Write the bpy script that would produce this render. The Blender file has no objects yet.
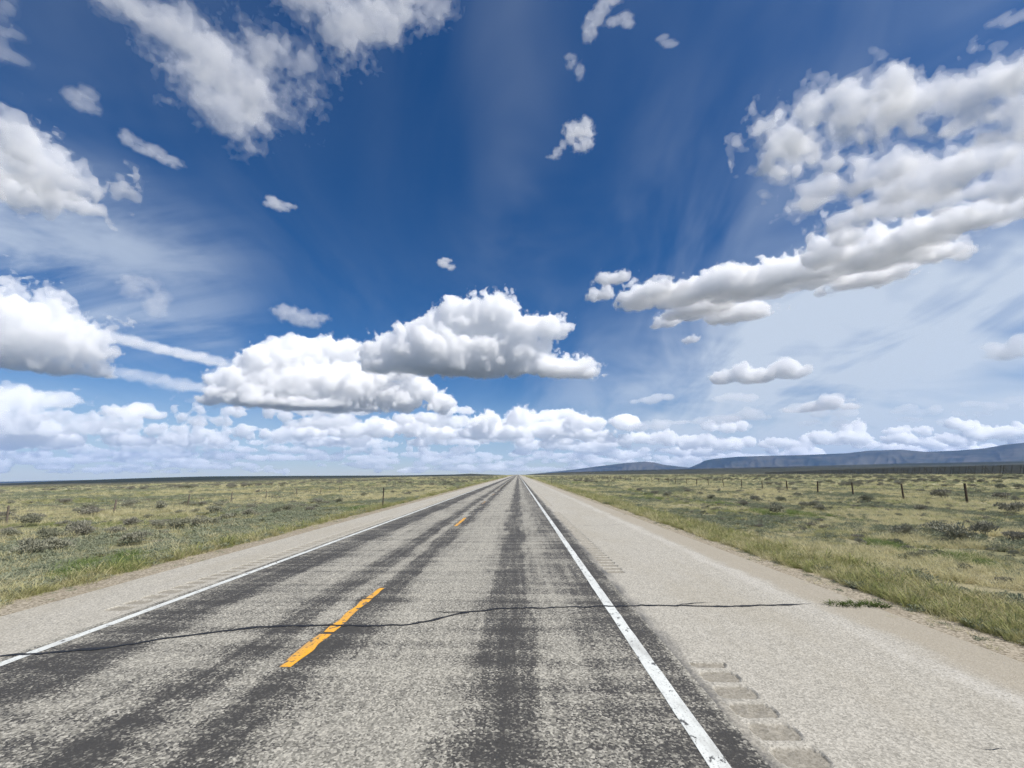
import bpy, bmesh, math, random, time
import numpy as np
from mathutils import Vector, Matrix
T0 = time.time()
R = math.radians
scene = bpy.context.scene
col = scene.collection
# ------------------------------------------------------------------ camera, sky, sun, exposure
F = 450.0; CU, CV = 512.0, 384.0; EYE = 1.85
PITCH = math.atan(90.0 / F); YAW = math.atan(6.0 / F)
cam_data = bpy.data.cameras.new("camera"); cam = bpy.data.objects.new("camera", cam_data); col.objects.link(cam)
cam_data.sensor_width = 36.0; cam_data.lens = 36.0 * F / 1024.0
cam_data.clip_start = 0.1; cam_data.clip_end = 400000.0
cam.location = (0, 0, EYE); cam.rotation_euler = (math.pi / 2 + PITCH, 0, YAW)
scene.camera = cam
SUN_EL, SUN_AZ = R(54), R(118)            # azimuth measured clockwise from the road's direction (+Y)
SUN_DIR = Vector((math.cos(SUN_EL) * math.sin(SUN_AZ), math.cos(SUN_EL) * math.cos(SUN_AZ), math.sin(SUN_EL)))
world = bpy.data.worlds.new("World"); scene.world = world; world.use_nodes = True
wt = world.node_tree; wt.nodes.clear()
w_out = wt.nodes.new("ShaderNodeOutputWorld"); w_bg = wt.nodes.new("ShaderNodeBackground")
w_sky = wt.nodes.new("ShaderNodeTexSky"); w_sky.sky_type = 'NISHITA'; w_sky.sun_disc = False
w_sky.sun_elevation = SUN_EL; w_sky.sun_rotation = SUN_AZ; w_sky.altitude = 2000; w_sky.air_density = 1.0; w_sky.dust_density = 0.3; w_sky.ozone_density = 2.0
w_bg.inputs['Strength'].default_value = 0.066
w_hs = wt.nodes.new("ShaderNodeHueSaturation"); w_hs.inputs['Saturation'].default_value = 1.37; w_hs.inputs['Hue'].default_value = 0.506
wt.links.new(w_sky.outputs[0], w_hs.inputs['Color'])
def wmath(op, a, b=0.0, clamp=False):
    n = wt.nodes.new('ShaderNodeMath'); n.operation = op; n.use_clamp = clamp
    for i, v in enumerate((a, b)):
        if isinstance(v, bpy.types.NodeSocket): wt.links.new(v, n.inputs[i])
        else: n.inputs[i].default_value = v
    return n.outputs[0]
def wstep(v, a, b, c=0.0, d=1.0):
    n = wt.nodes.new('ShaderNodeMapRange'); n.interpolation_type = 'SMOOTHSTEP'; wt.links.new(v, n.inputs[0])
    for i, x in enumerate((a, b, c, d)): n.inputs[1 + i].default_value = x
    return n.outputs[0]
# thin high cirrus: a noise layer overhead (direction projected on a curved shell), thicker low down and to the right, where the sun is
w_tc = wt.nodes.new('ShaderNodeTexCoord'); w_sp = wt.nodes.new('ShaderNodeSeparateXYZ'); wt.links.new(w_tc.outputs['Generated'], w_sp.inputs[0])
dx, dy, dz = w_sp.outputs; up = wmath('ADD', wmath('MAXIMUM', dz, 0.0), 0.28)
w_cb = wt.nodes.new('ShaderNodeCombineXYZ'); wt.links.new(wmath('DIVIDE', dx, up), w_cb.inputs[0]); wt.links.new(wmath('DIVIDE', dy, up), w_cb.inputs[1])
def cirrus(scale, sx, sy, rot, loc, detail, dist):
    mp = wt.nodes.new('ShaderNodeMapping'); wt.links.new(w_cb.outputs[0], mp.inputs[0]); mp.inputs['Rotation'].default_value = (0, 0, R(rot)); mp.inputs['Scale'].default_value = (sx, sy, 1); mp.inputs['Location'].default_value = (loc, loc * .3, 0)
    n = wt.nodes.new('ShaderNodeTexNoise'); wt.links.new(mp.outputs[0], n.inputs['Vector']); n.inputs['Scale'].default_value = scale; n.inputs['Detail'].default_value = detail; n.inputs['Roughness'].default_value = .6; n.inputs['Distortion'].default_value = dist
    return n.outputs['Fac']
c_big = cirrus(.8, 1, .6, 20, 2.3, 3, .4); c_fib = cirrus(1.9, 1.4, .6, -25, 7.7, 4, .7)
right = wstep(dx, -.15, .75); low = wstep(dz, .62, .05)
amt = wmath('ADD', wmath('MULTIPLY', right, wmath('ADD', wmath('MULTIPLY', low, .75), .18)), wmath('MULTIPLY', low, .12))
veil = wmath('MULTIPLY', wmath('MULTIPLY', wstep(c_fib, .30, .72), wstep(c_big, .30, .62)), wmath('ADD', amt, .10))
c_soft = cirrus(1.6, .5, 1.3, 35, 4.1, 4, .6); c_left = cirrus(2.4, .55, 1.5, -50, 11.3, 5, .7)
veil = wmath('ADD', veil, wmath('MULTIPLY', wmath('MULTIPLY', wstep(dx, .10, .55), wmath('MULTIPLY', wstep(dz, .46, .24), .80)), wstep(c_soft, .18, .74)))          # milky sheet low on the right
veil = wmath('ADD', veil, wmath('MULTIPLY', wmath('MULTIPLY', wstep(dx, -.42, -.72), wmath('MULTIPLY', wstep(dz, .50, .40), wstep(dz, .16, .26))), wmath('MULTIPLY', wstep(c_left, .34, .66), .62)))   # streaks on the left
wisp = wmath('MULTIPLY', wmath('MULTIPLY', wstep(wmath('ABSOLUTE', wmath('ADD', dx, wmath('MULTIPLY', wmath('SUBTRACT', c_big, .42), .5))), .13, .0), wstep(dz, .38, .52)), wmath('MULTIPLY', wstep(c_fib, .3, .7), .11))
veil = wmath('ADD', veil, wisp)
veil = wmath('ADD', veil, wmath('MULTIPLY', wstep(dz, .20, .0), .42), True)
w_mx = wt.nodes.new('ShaderNodeMix'); w_mx.data_type = 'RGBA'; wt.links.new(wmath('MINIMUM', veil, .9), w_mx.inputs[0]); wt.links.new(w_hs.outputs[0], w_mx.inputs[6]); w_mx.inputs[7].default_value = (6.9, 7.8, 9.0, 1)
wt.links.new(w_mx.outputs[2], w_bg.inputs[0]); wt.links.new(w_bg.outputs[0], w_out.inputs[0])
sun_data = bpy.data.lights.new("sun", 'SUN'); sun_data.energy = 4.5; sun_data.angle = R(0.53); sun_data.color = (1.0, 0.955, 0.89)
sun = bpy.data.objects.new("sun", sun_data); col.objects.link(sun); sun.rotation_euler = SUN_DIR.to_track_quat('Z', 'Y').to_euler()
vs = scene.view_settings; vs.view_transform = 'Standard'; vs.look = 'None'; vs.exposure = 0.5; vs.gamma = 1.0
cy = scene.cycles
scene.render.engine = 'CYCLES'
cy.use_denoising = True; cy.denoiser = 'OPENIMAGEDENOISE'
cy.max_bounces = 36; cy.volume_bounces = 32; cy.diffuse_bounces = 3; cy.glossy_bounces = 2; cy.transmission_bounces = 4; cy.transparent_max_bounces = 16
cy.use_adaptive_sampling = True; cy.adaptive_threshold = 0.01; cy.denoising_prefilter = 'FAST'; cy.denoising_input_passes = 'RGB_ALBEDO_NORMAL'
RNG = np.random.default_rng(7)

CAM_R = np.array(cam.rotation_euler.to_matrix())
def ray(u, v):
    d = CAM_R @ np.array([(u - CU) / F, (CV - v) / F, -1.0]); return d / np.linalg.norm(d)
EYEV = np.array([0, 0, EYE])

# ------------------------------------------------------------------ helpers
def mesh_np(name, verts, quads, mats=(), smooth=False, parent=None):
    me = bpy.data.meshes.new(name); verts = np.asarray(verts, np.float32); quads = np.asarray(quads, np.int32)
    k = quads.shape[1]
    me.vertices.add(len(verts)); me.vertices.foreach_set('co', verts.ravel())
    me.loops.add(quads.size); me.loops.foreach_set('vertex_index', quads.ravel())
    me.polygons.add(len(quads)); me.polygons.foreach_set('loop_start', np.arange(0, quads.size, k, dtype=np.int32))
    me.polygons.foreach_set('use_smooth', np.full(len(quads), smooth))
    me.update(calc_edges=True)
    for m in mats: me.materials.append(m)
    o = bpy.data.objects.new(name, me); col.objects.link(o)
    if parent: o.parent = parent
    return o

def tag(o, label=None, cat=None, group=None, kind=None):
    if label: o['label'] = label
    if cat: o['category'] = cat
    if group: o['group'] = group
    if kind: o['kind'] = kind
    return o

_P = np.random.default_rng(3).permutation(512).astype(np.int32); _P = np.concatenate([_P, _P, _P])
_G = np.random.default_rng(4).normal(size=(512, 3)).astype(np.float32); _G /= np.linalg.norm(_G, axis=1)[:, None]
def perlin(p):
    """gradient noise of an (n,3) float32 array, about -0.7..0.7"""
    i = np.floor(p).astype(np.int32); f = (p - i).astype(np.float32); i &= 511
    w = f * f * f * (f * (f * 6 - 15) + 10); out = np.zeros(len(p), np.float32)
    for dx in (0, 1):
        a = _P[i[:, 0] + dx]; wx = w[:, 0] if dx else 1 - w[:, 0]
        for dy in (0, 1):
            b = _P[a + ((i[:, 1] + dy) & 511)]; wy = wx * (w[:, 1] if dy else 1 - w[:, 1])
            for dz in (0, 1):
                g = _G[_P[b + ((i[:, 2] + dz) & 511)]]
                d = g[:, 0] * (f[:, 0] - dx) + g[:, 1] * (f[:, 1] - dy) + g[:, 2] * (f[:, 2] - dz)
                out += d * wy * (w[:, 2] if dz else 1 - w[:, 2])
    return out

def surface_nets(v):
    """closed quad mesh of v < 0 on a regular grid, vertices in grid units"""
    s = v < 0
    c = [s[i:s.shape[0] - 1 + i, j:s.shape[1] - 1 + j, k:s.shape[2] - 1 + k] for i in (0, 1) for j in (0, 1) for k in (0, 1)]
    n = sum(x.astype(np.int8) for x in c); act = (n > 0) & (n < 8)
    ids = np.argwhere(act); idx = -np.ones(act.shape, np.int32); idx[act] = np.arange(len(ids))
    acc = np.zeros((len(ids), 3), np.float32); cnt = np.zeros(len(ids), np.float32)
    offs = [(i, j, k) for i in (0, 1) for j in (0, 1) for k in (0, 1)]
    cv = {o: v[ids[:, 0] + o[0], ids[:, 1] + o[1], ids[:, 2] + o[2]] for o in offs}
    for a in offs:
        for ax in range(3):
            if a[ax]: continue
            b = list(a); b[ax] = 1; b = tuple(b); va, vb = cv[a], cv[b]; m = (va < 0) != (vb < 0)
            t = va[m] / (va[m] - vb[m]); p = np.tile(np.array(a, np.float32), (m.sum(), 1)); p[:, ax] += t
            acc[m] += p; cnt[m] += 1
    verts = ids + acc / cnt[:, None]; quads = []
    for ax in range(3):
        b, d = (ax + 1) % 3, (ax + 2) % 3
        s0 = np.take(s, range(s.shape[ax] - 1), ax); s1 = np.take(s, range(1, s.shape[ax]), ax)
        e = np.argwhere(s0 != s1); flip = s0[e[:, 0], e[:, 1], e[:, 2]]
        ok = np.ones(len(e), bool)
        for x in (b, d): ok &= (e[:, x] > 0) & (e[:, x] < s.shape[x] - 1)
        e, flip = e[ok], flip[ok]
        def cell(db, dd):
            q = e.copy(); q[:, b] -= db; q[:, d] -= dd; return idx[q[:, 0], q[:, 1], q[:, 2]]
        q = np.stack([cell(1, 1), cell(0, 1), cell(0, 0), cell(1, 0)], 1)
        q[~flip] = q[~flip][:, ::-1]; quads.append(q)
    return verts, np.concatenate(quads)
# ------------------------------------------------------------------ terrain
def rowel(u, v):
    d = ray(u, v); return d[2] / math.hypot(d[0], d[1])
def u_of_az(az):                                     # picture column where the horizon has that azimuth (clockwise from +Y)
    a = np.clip(az, R(-62), R(62)); x = np.sin(a + YAW); y = np.cos(a + YAW)
    return CU + F * x / (y * math.cos(PITCH))
def prof(pts):
    us = np.array([p[0] for p in pts], float); el = np.array([rowel(p[0], p[1]) for p in pts]); return us, el
PR = {  # picture rows of the land at several distances
    250:  prof([(-300,490),(0,488.6),(120,486),(250,482.4),(420,477.9),(518,477.6),(600,476.0),(700,475.2),(1024,475.0),(1300,475)]),
    600:  prof([(-300,489),(0,488),(120,485.4),(250,482),(400,477.6),(518,476.0),(600,475.4),(700,475.8),(1024,476.6),(1300,477)]),
    1200: prof([(-300,488),(0,486.5),(120,484),(250,481),(400,476.8),(518,475.2),(600,474.4),(700,474),(1024,474),(1300,474)]),
    2600: prof([(-300,485),(0,484),(60,481.3),(110,479.3),(160,477.6),(210,476.3),(300,475.8),(400,475.4),(455,474.4),(470,473.6),(490,474.4),(505,474.9),(518,475.6),(530,474.3),(560,472.6),(640,470.8),(700,469.6),(800,468.2),(900,467),(1024,466),(1300,464)]),
    5200: prof([(-300,486),(0,485),(300,477),(470,475.5),(518,475.2),(560,472.4),(640,470.2),(700,469),(800,466.8),(900,464.2),(1024,462),(1300,460)]),
    9000: prof([(-300,487),(0,486),(300,478),(470,476.5),(518,475.6),(560,473),(640,471),(700,470),(800,468.5),(900,466),(1024,464.5),(1300,463)]),
}
RK = np.array(sorted(PR))
def sstep(a, b, x):
    t = np.clip((x - a) / (b - a), 0, 1); return t * t * (3 - 2 * t)
def terrain(X, Y):
    X = np.asarray(X, float); Y = np.asarray(Y, float); shp = X.shape; X = X.ravel(); Y = Y.ravel()
    r = np.hypot(X, Y); az = np.arctan2(X, Y); u = u_of_az(az)
    zs = np.stack([EYE + RK[i] * np.interp(u, *PR[RK[i]]) for i in range(len(RK))])
    lr = np.log(np.clip(r, RK[0], RK[-1])); lk = np.log(RK); i = np.clip(np.searchsorted(lk, lr) - 1, 0, len(RK) - 2)
    t = (lr - lk[i]) / (lk[i + 1] - lk[i]); t = t * t * (3 - 2 * t); n = np.arange(len(r))
    far = zs[i, n] * (1 - t) + zs[i + 1, n] * t
    P = np.stack([X, Y, np.zeros_like(X)], 1)
    un = perlin((P / 9.0).astype(np.float32)) * .10 + perlin((P / 31.0).astype(np.float32)) * .22
    side = np.where(X > 0, sstep(5.2, 9.0, X), sstep(7.2, 11.0, -X))
    near = -0.14 * side * (1 - sstep(12, 26, np.abs(X))) + un * side
    near = near + np.where(X > 0, 1.45 * sstep(22, 170, X), -3.3 * sstep(24, 170, -X))
    w = sstep(90, 250, r)
    roadw = np.exp(-(X / 40.0) ** 2)
    z = near * (1 - w) + (far + un * side) * w
    flat = -0.55 * sstep(100, 900, Y) * 0
    z = z * (1 - roadw * (1 - sstep(1500, 2300, Y))) + (flat + near * .6) * roadw * (1 - sstep(1500, 2300, Y))
    return (z - 0.03).reshape(shp)

def nd(t, kind, **kw):
    n = t.nodes.new(kind)
    for k, v in kw.items():
        if k.startswith('_'): n.inputs[k[1:]].default_value = v
        else: setattr(n, k, v)
    return n
def new_mat(name):
    m = bpy.data.materials.new(name); m.use_nodes = True; t = m.node_tree; t.nodes.clear()
    return m, t, nd(t, 'ShaderNodeOutputMaterial')
class NB:
    """small node builder"""
    def __init__(s, name):
        s.m, s.t, s.out = new_mat(name)
    def link(s, a, b): s.t.links.new(a, b)
    def sock(s, node, key, v):
        i = node.inputs[key]
        if isinstance(v, bpy.types.NodeSocket): s.link(v, i)
        else: i.default_value = v
    def pos(s): return s.t.nodes.new('ShaderNodeNewGeometry').outputs['Position']
    def mapv(s, v, scale=(1, 1, 1), loc=(0, 0, 0)):
        n = nd(s.t, 'ShaderNodeMapping'); s.link(v, n.inputs[0]); n.inputs['Scale'].default_value = scale; n.inputs['Location'].default_value = loc; return n.outputs[0]
    def noise(s, v, scale, detail=3, rough=.55, dist=0, out='Fac'):
        n = nd(s.t, 'ShaderNodeTexNoise'); s.link(v, n.inputs['Vector']); n.inputs['Scale'].default_value = scale; n.inputs['Detail'].default_value = detail
        n.inputs['Roughness'].default_value = rough; n.inputs['Distortion'].default_value = dist; return n.outputs[out]
    def voro(s, v, scale, out='Color', feature='F1'):
        n = nd(s.t, 'ShaderNodeTexVoronoi'); n.feature = feature; s.link(v, n.inputs['Vector']); n.inputs['Scale'].default_value = scale; return n.outputs[out]
    def math(s, op, a, b=0.0, c=0.0, clamp=False):
        n = nd(s.t, 'ShaderNodeMath', operation=op, use_clamp=clamp)
        for i, v in enumerate((a, b, c)): s.sock(n, i, v)
        return n.outputs[0]
    def mr(s, v, a, b, c=0.0, d=1.0, smooth=True):
        n = nd(s.t, 'ShaderNodeMapRange', interpolation_type='SMOOTHSTEP' if smooth else 'LINEAR'); s.sock(n, 0, v)
        for i, x in enumerate((a, b, c, d)): s.sock(n, 1 + i, x)
        return n.outputs[0]
    def mix(s, f, a, b, blend='MIX'):
        n = nd(s.t, 'ShaderNodeMix', data_type='RGBA', blend_type=blend); s.sock(n, 0, f)
        for k, v in ((6, a), (7, b)):
            if isinstance(v, bpy.types.NodeSocket): s.link(v, n.inputs[k])
            else: n.inputs[k].default_value = (*v, 1)
        return n.outputs[2]
    def ramp(s, v, stops, interp='LINEAR'):
        n = nd(s.t, 'ShaderNodeValToRGB'); s.link(v, n.inputs[0]); e = n.color_ramp.elements; n.color_ramp.interpolation = interp
        while len(e) > 1: e.remove(e[-1])
        for i, (p, c) in enumerate(stops):
            k = e[0] if i == 0 else e.new(p); k.position = p; k.color = (c, c, c, 1) if not isinstance(c, tuple) else (*c, 1)
        return n.outputs[0]
    def xyz(s, v):
        n = nd(s.t, 'ShaderNodeSeparateXYZ'); s.link(v, n.inputs[0]); return n.outputs
    def bump(s, h, strength=.5, dist=.01):
        n = nd(s.t, 'ShaderNodeBump'); s.sock(n, 'Height', h); n.inputs['Strength'].default_value = strength; n.inputs['Distance'].default_value = dist; return n.outputs[0]
    def finish(s, color, rough=.8, bump=None, spec=.3, metal=0.0):
        p = nd(s.t, 'ShaderNodeBsdfPrincipled')
        if isinstance(color, bpy.types.NodeSocket): s.link(color, p.inputs['Base Color'])
        else: p.inputs['Base Color'].default_value = (*color, 1)
        s.sock(p, 'Roughness', rough); s.sock(p, 'Specular IOR Level', spec); s.sock(p, 'Metallic', metal)
        if bump is not None: s.link(bump, p.inputs['Normal'])
        s.link(p.outputs[0], s.out.inputs[0]); return s.m

def plain_mat(name, color, var=.25, scale=8.0, rough=.85, bump=0.3):
    b = NB(name); p = b.pos(); n = b.noise(p, scale, 4)
    c = b.mix(n, tuple(x * (1 - var) for x in color), tuple(x * (1 + var) for x in color))
    return b.finish(c, rough, b.bump(n, bump, .01))

# prairie colours shared by the soil and the plants: patches of green, straw and grey-green
def patch_nodes(b):
    p = b.pos(); x, y, z = b.xyz(p)
    big = b.noise(b.mapv(p, (1, .6, 0)), .045, 4, .6)
    mid = b.noise(b.mapv(p, (1, .6, 0), (31, 7, 0)), .33, 4, .6)
    grey = b.noise(b.mapv(p, (1, .6, 0), (-13, 57, 0)), .18, 4, .6)
    return p, x, y, big, mid, grey
def soil_mat():
    b = NB('prairie_soil'); p, x, y, big, mid, grey = patch_nodes(b)
    fine = b.noise(p, 2.2, 6, .65); tiny = b.noise(p, 14, 4, .6)
    straw = b.mix(tiny, (.34, .31, .185), (.48, .435, .275)); green = b.mix(fine, (.14, .155, .075), (.22, .235, .12)); sage = b.mix(fine, (.14, .145, .10), (.23, .235, .165))
    c = b.mix(b.mr(b.math('ADD', big, b.math('MULTIPLY', mid, .8)), .72, 1.08), straw, green)
    c = b.mix(b.math('MULTIPLY', b.mr(grey, .48, .66), .75), c, sage)
    r0 = b.math('SQRT', b.math('ADD', b.math('MULTIPLY', x, x), b.math('MULTIPLY', y, y)))
    c = b.mix(b.mr(r0, 20, 110, .55, 0), c, b.mix(tiny, (.085, .078, .045), (.20, .175, .11)))        # litter and bare soil seen between the tufts
    # bare tan gravel near the pavement
    edge = b.math('ADD', b.math('ABSOLUTE', b.math('ADD', x, 1.0)), b.math('MULTIPLY', b.noise(p, 1.6, 3), .9))
    c = b.mix(b.mr(edge, 6.9, 7.6), (.36, .305, .225), c)
    # far land: sagebrush and tan bands, cloud shadow painted into the dark colour
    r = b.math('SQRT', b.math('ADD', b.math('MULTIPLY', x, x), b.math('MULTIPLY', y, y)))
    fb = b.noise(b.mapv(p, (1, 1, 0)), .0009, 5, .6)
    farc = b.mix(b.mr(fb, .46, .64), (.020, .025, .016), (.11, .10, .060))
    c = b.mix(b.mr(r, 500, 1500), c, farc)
    cloud_shade = b.math('MULTIPLY', b.math('MULTIPLY', b.mr(r, 900, 1500), b.mr(r, 3200, 3700, 1, 0)), b.mr(x, -100, 300)); c = b.mix(b.math('MULTIPLY', cloud_shade, .85), c, b.mix(b.mr(b.noise(p, .012, 5, .7), .35, .65), (.024, .028, .018), (.062, .060, .038)))   # cloud shadow over the scrub, painted in as a dark band on the rise
    dots = b.mr(b.noise(b.mapv(p, (1, 1, 0), (5, 5, 0)), .55, 3, .7), .55, .72)
    c = b.mix(b.math('MULTIPLY', b.math('MULTIPLY', dots, b.mr(r, 60, 160)), .7), c, (.075, .080, .050))
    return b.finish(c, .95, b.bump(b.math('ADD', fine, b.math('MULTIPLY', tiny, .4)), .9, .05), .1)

na, nr = 520, 230
azs = np.linspace(-math.pi, math.pi, na, endpoint=False); azs = azs - .62 * np.sin(azs) * 1.0     # denser ahead
rr = np.concatenate([[0.0], np.geomspace(1.2, 14000, nr)])
AZ, RR = np.meshgrid(azs, rr, indexing='ij'); GX = RR * np.sin(AZ); GY = RR * np.cos(AZ); GZ = terrain(GX, GY)
GZ = np.where((np.abs(GX + 1) < 6.6) & (GY < 1600), np.minimum(GZ, -.03), GZ)
idx = np.arange(na * (nr + 1)).reshape(na, nr + 1); nx_ = np.roll(idx, -1, 0)
q = np.stack([idx[:, :-1], idx[:, 1:], nx_[:, 1:], nx_[:, :-1]], -1).reshape(-1, 4)
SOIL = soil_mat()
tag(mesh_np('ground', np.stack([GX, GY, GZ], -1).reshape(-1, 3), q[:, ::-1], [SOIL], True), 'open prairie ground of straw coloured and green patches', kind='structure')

# ------------------------------------------------------------------ mesas far off on the right and the low ridges
def ridge(name, label, D, pts, depth, mat, seed, foot=468):
    us = np.linspace(pts[0][0], pts[-1][0], 420); el = np.interp(us, *prof(pts)); P0 = np.array([p[0] for p in pts])
    ts = np.linspace(-1, 1.4, 64); V = []
    for k, t in enumerate(ts):
        row = []
        for u, e in zip(us, el):
            d = ray(u, 474); az = math.atan2(d[0], d[1]); dist = D + t * depth; hgt = EYE + D * e
            row.append((dist * math.sin(az), dist * math.cos(az), hgt, t, az * D))
        V.append(row)
    V = np.array(V); t = V[..., 3]; pr = np.where(t < 0, np.clip(1 + t, 0, 1) ** 1.5, 1 - .5 * np.clip(t, 0, 1.4) ** 2 / 1.4)
    s = V[..., 4] / (depth * .28); n = perlin(np.stack([s.ravel(), t.ravel() * .8, np.full(s.size, seed * 3.1)], 1).astype(np.float32)).reshape(s.shape)
    n2 = perlin(np.stack([s.ravel() * 3.1, t.ravel() * 2.2, np.full(s.size, seed * 7.1)], 1).astype(np.float32)).reshape(s.shape)
    side = 4 * np.clip(-t, 0, 1) * np.clip(1 + t, 0, 1)
    H = V[..., 2]; z = -40 + (H + 40) * np.clip(pr + side * (.38 * (.28 - np.abs(n)) + .26 * (.22 - np.abs(n2))), -.1, 1.0)
    ni, nj = len(ts), len(us); I = np.arange(ni * nj).reshape(ni, nj)
    q = np.stack([I[:-1, :-1], I[:-1, 1:], I[1:, 1:], I[1:, :-1]], -1).reshape(-1, 4)
    return tag(mesh_np(name, np.stack([V[..., 0], V[..., 1], z], -1).reshape(-1, 3), q, [mat], False), label, kind='structure')
def mesa_mat():
    b = NB('mesa_rock'); p = b.pos(); n = b.noise(p, .0012, 6, .65); n2 = b.noise(b.mapv(p, (1, 1, 9)), .0025, 4)
    c = b.mix(b.mr(n, .35, .65), (.020, .028, .024), (.095, .088, .068)); c = b.mix(b.mr(n2, .5, .75), c, (.11, .095, .08))
    return b.finish(c, .95, None, .1)
MESA = mesa_mat()
ridge('hills', 'long flat topped blue mesa on the right horizon', 11000, [(660,470),(690,467.5),(700,463.5),(706,460.5),(716,458.6),(740,456.6),(770,455.6),(800,455),(850,453),(872,450.4),(905,449.4),(918,450.6),(930,451.6),(960,450.4),(990,448),(1010,444.4),(1024,443),(1060,440),(1110,438),(1200,445),(1300,455)], 1900, MESA, 1)
ridge('hills', 'pale blue hump of a mountain beyond the end of the road', 11600, [(525,474.6),(540,473),(560,471),(578,469),(600,466),(612,464.6),(625,463),(645,461.5),(655,462.4),(664,464.6),(680,466.6),(700,468.5),(730,471)], 1500, MESA, 2)
# ------------------------------------------------------------------ road: chip seal lanes, pale shoulders, painted lines
HH = EYE                                             # the ratios below are X / eye height
def strip(name, x0, x1, z, mat, ys, xs=None, zf=None):
    xs = np.array([x0, x1]) if xs is None else np.asarray(xs); X, Y = np.meshgrid(xs, ys, indexing='ij')
    Z = np.full(X.shape, z) if zf is None else zf(X, Y)
    I = np.arange(X.size).reshape(X.shape); q = np.stack([I[:-1, :-1], I[1:, :-1], I[1:, 1:], I[:-1, 1:]], -1).reshape(-1, 4)
    return mesh_np(name, np.stack([X, Y, Z], -1).reshape(-1, 3), q, [mat])
YS = np.array([-60, 0, 20, 60, 120, 250, 500, 900, 1500.0])
def road_mat():
    b = NB('chip_seal_asphalt'); p = b.pos()
    wob = b.noise(b.mapv(p, (1, .35, 0)), 1.1, 4, .6); wob2 = b.noise(b.mapv(p, (1, .12, 0)), 4.0, 3, .6)
    x, y, z = b.xyz(p)
    xw = b.math('ADD', x, b.math('ADD', b.math('MULTIPLY', b.math('SUBTRACT', wob, .5), .7), b.math('MULTIPLY', b.math('SUBTRACT', wob2, .5), .34)))
    x0, x1 = -5.6, 2.2
    def P(v): return (v - x0) / (x1 - x0)
    st = [(P(v), .06 + (.86 if v < -2.6 else .92) * w) for v, w in ((-5.4, .50), (-5.05, .36), (-4.85, .24), (-4.4, .15), (-4.2, .22), (-3.95, .56), (-3.3, .62), (-3.08, .40), (-2.92, .20), (-2.68, .24), (-2.56, .50), (-2.40, .54), (-2.3, .24),
          (-1.98, .20), (-1.78, .48), (-1.4, .62), (-.75, .62), (-.52, .48), (-.36, .24), (-.12, .17), (.10, .24), (.22, .46), (.5, .52), (.68, .38), (.95, .34), (1.2, .30), (1.36, .16), (1.55, .22), (1.7, .5), (1.95, .66))]
    w = b.ramp(b.mr(xw, x0, x1, 0, 1, False), st, 'LINEAR')
    blot = b.noise(b.mapv(p, (1, .5, 0), (3, 9, 0)), .8, 5, .65); trans = b.noise(b.mapv(p, (.22, 3.0, 0)), 1.1, 4, .65); streak = b.noise(b.mapv(p, (9, .35, 0)), 1.0, 3, .6)
    w = b.math('ADD', w, b.math('MULTIPLY', b.math('SUBTRACT', blot, .5), .6)); w = b.math('ADD', w, b.math('MULTIPLY', b.math('SUBTRACT', trans, .5), .85)); w = b.math('ADD', w, b.math('MULTIPLY', b.math('SUBTRACT', streak, .5), .5))
    chip = b.xyz(b.voro(p, 62.0))[0]; grain = b.noise(p, 48, 5, .8); clump = b.noise(b.mapv(p, (1, .7, 0)), 12, 5, .8)
    th = b.math('ADD', b.math('MULTIPLY', chip, .42), b.math('ADD', b.math('MULTIPLY', grain, .46), b.math('MULTIPLY', clump, .20)))
    m = b.mr(b.math('SUBTRACT', w, b.math('SUBTRACT', th, .13)), -.19, .20)
    stone = b.mix(b.xyz(b.voro(p, 62.0))[1], (.140, .134, .112), (.50, .475, .40))
    tar = b.mix(grain, (.013, .0125, .012), (.090, .086, .079))
    c = b.mix(m, tar, stone)
    return b.finish(c, .82, b.bump(b.math('ADD', b.math('MULTIPLY', chip, .5), grain), 1.0, .010), .3)
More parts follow.
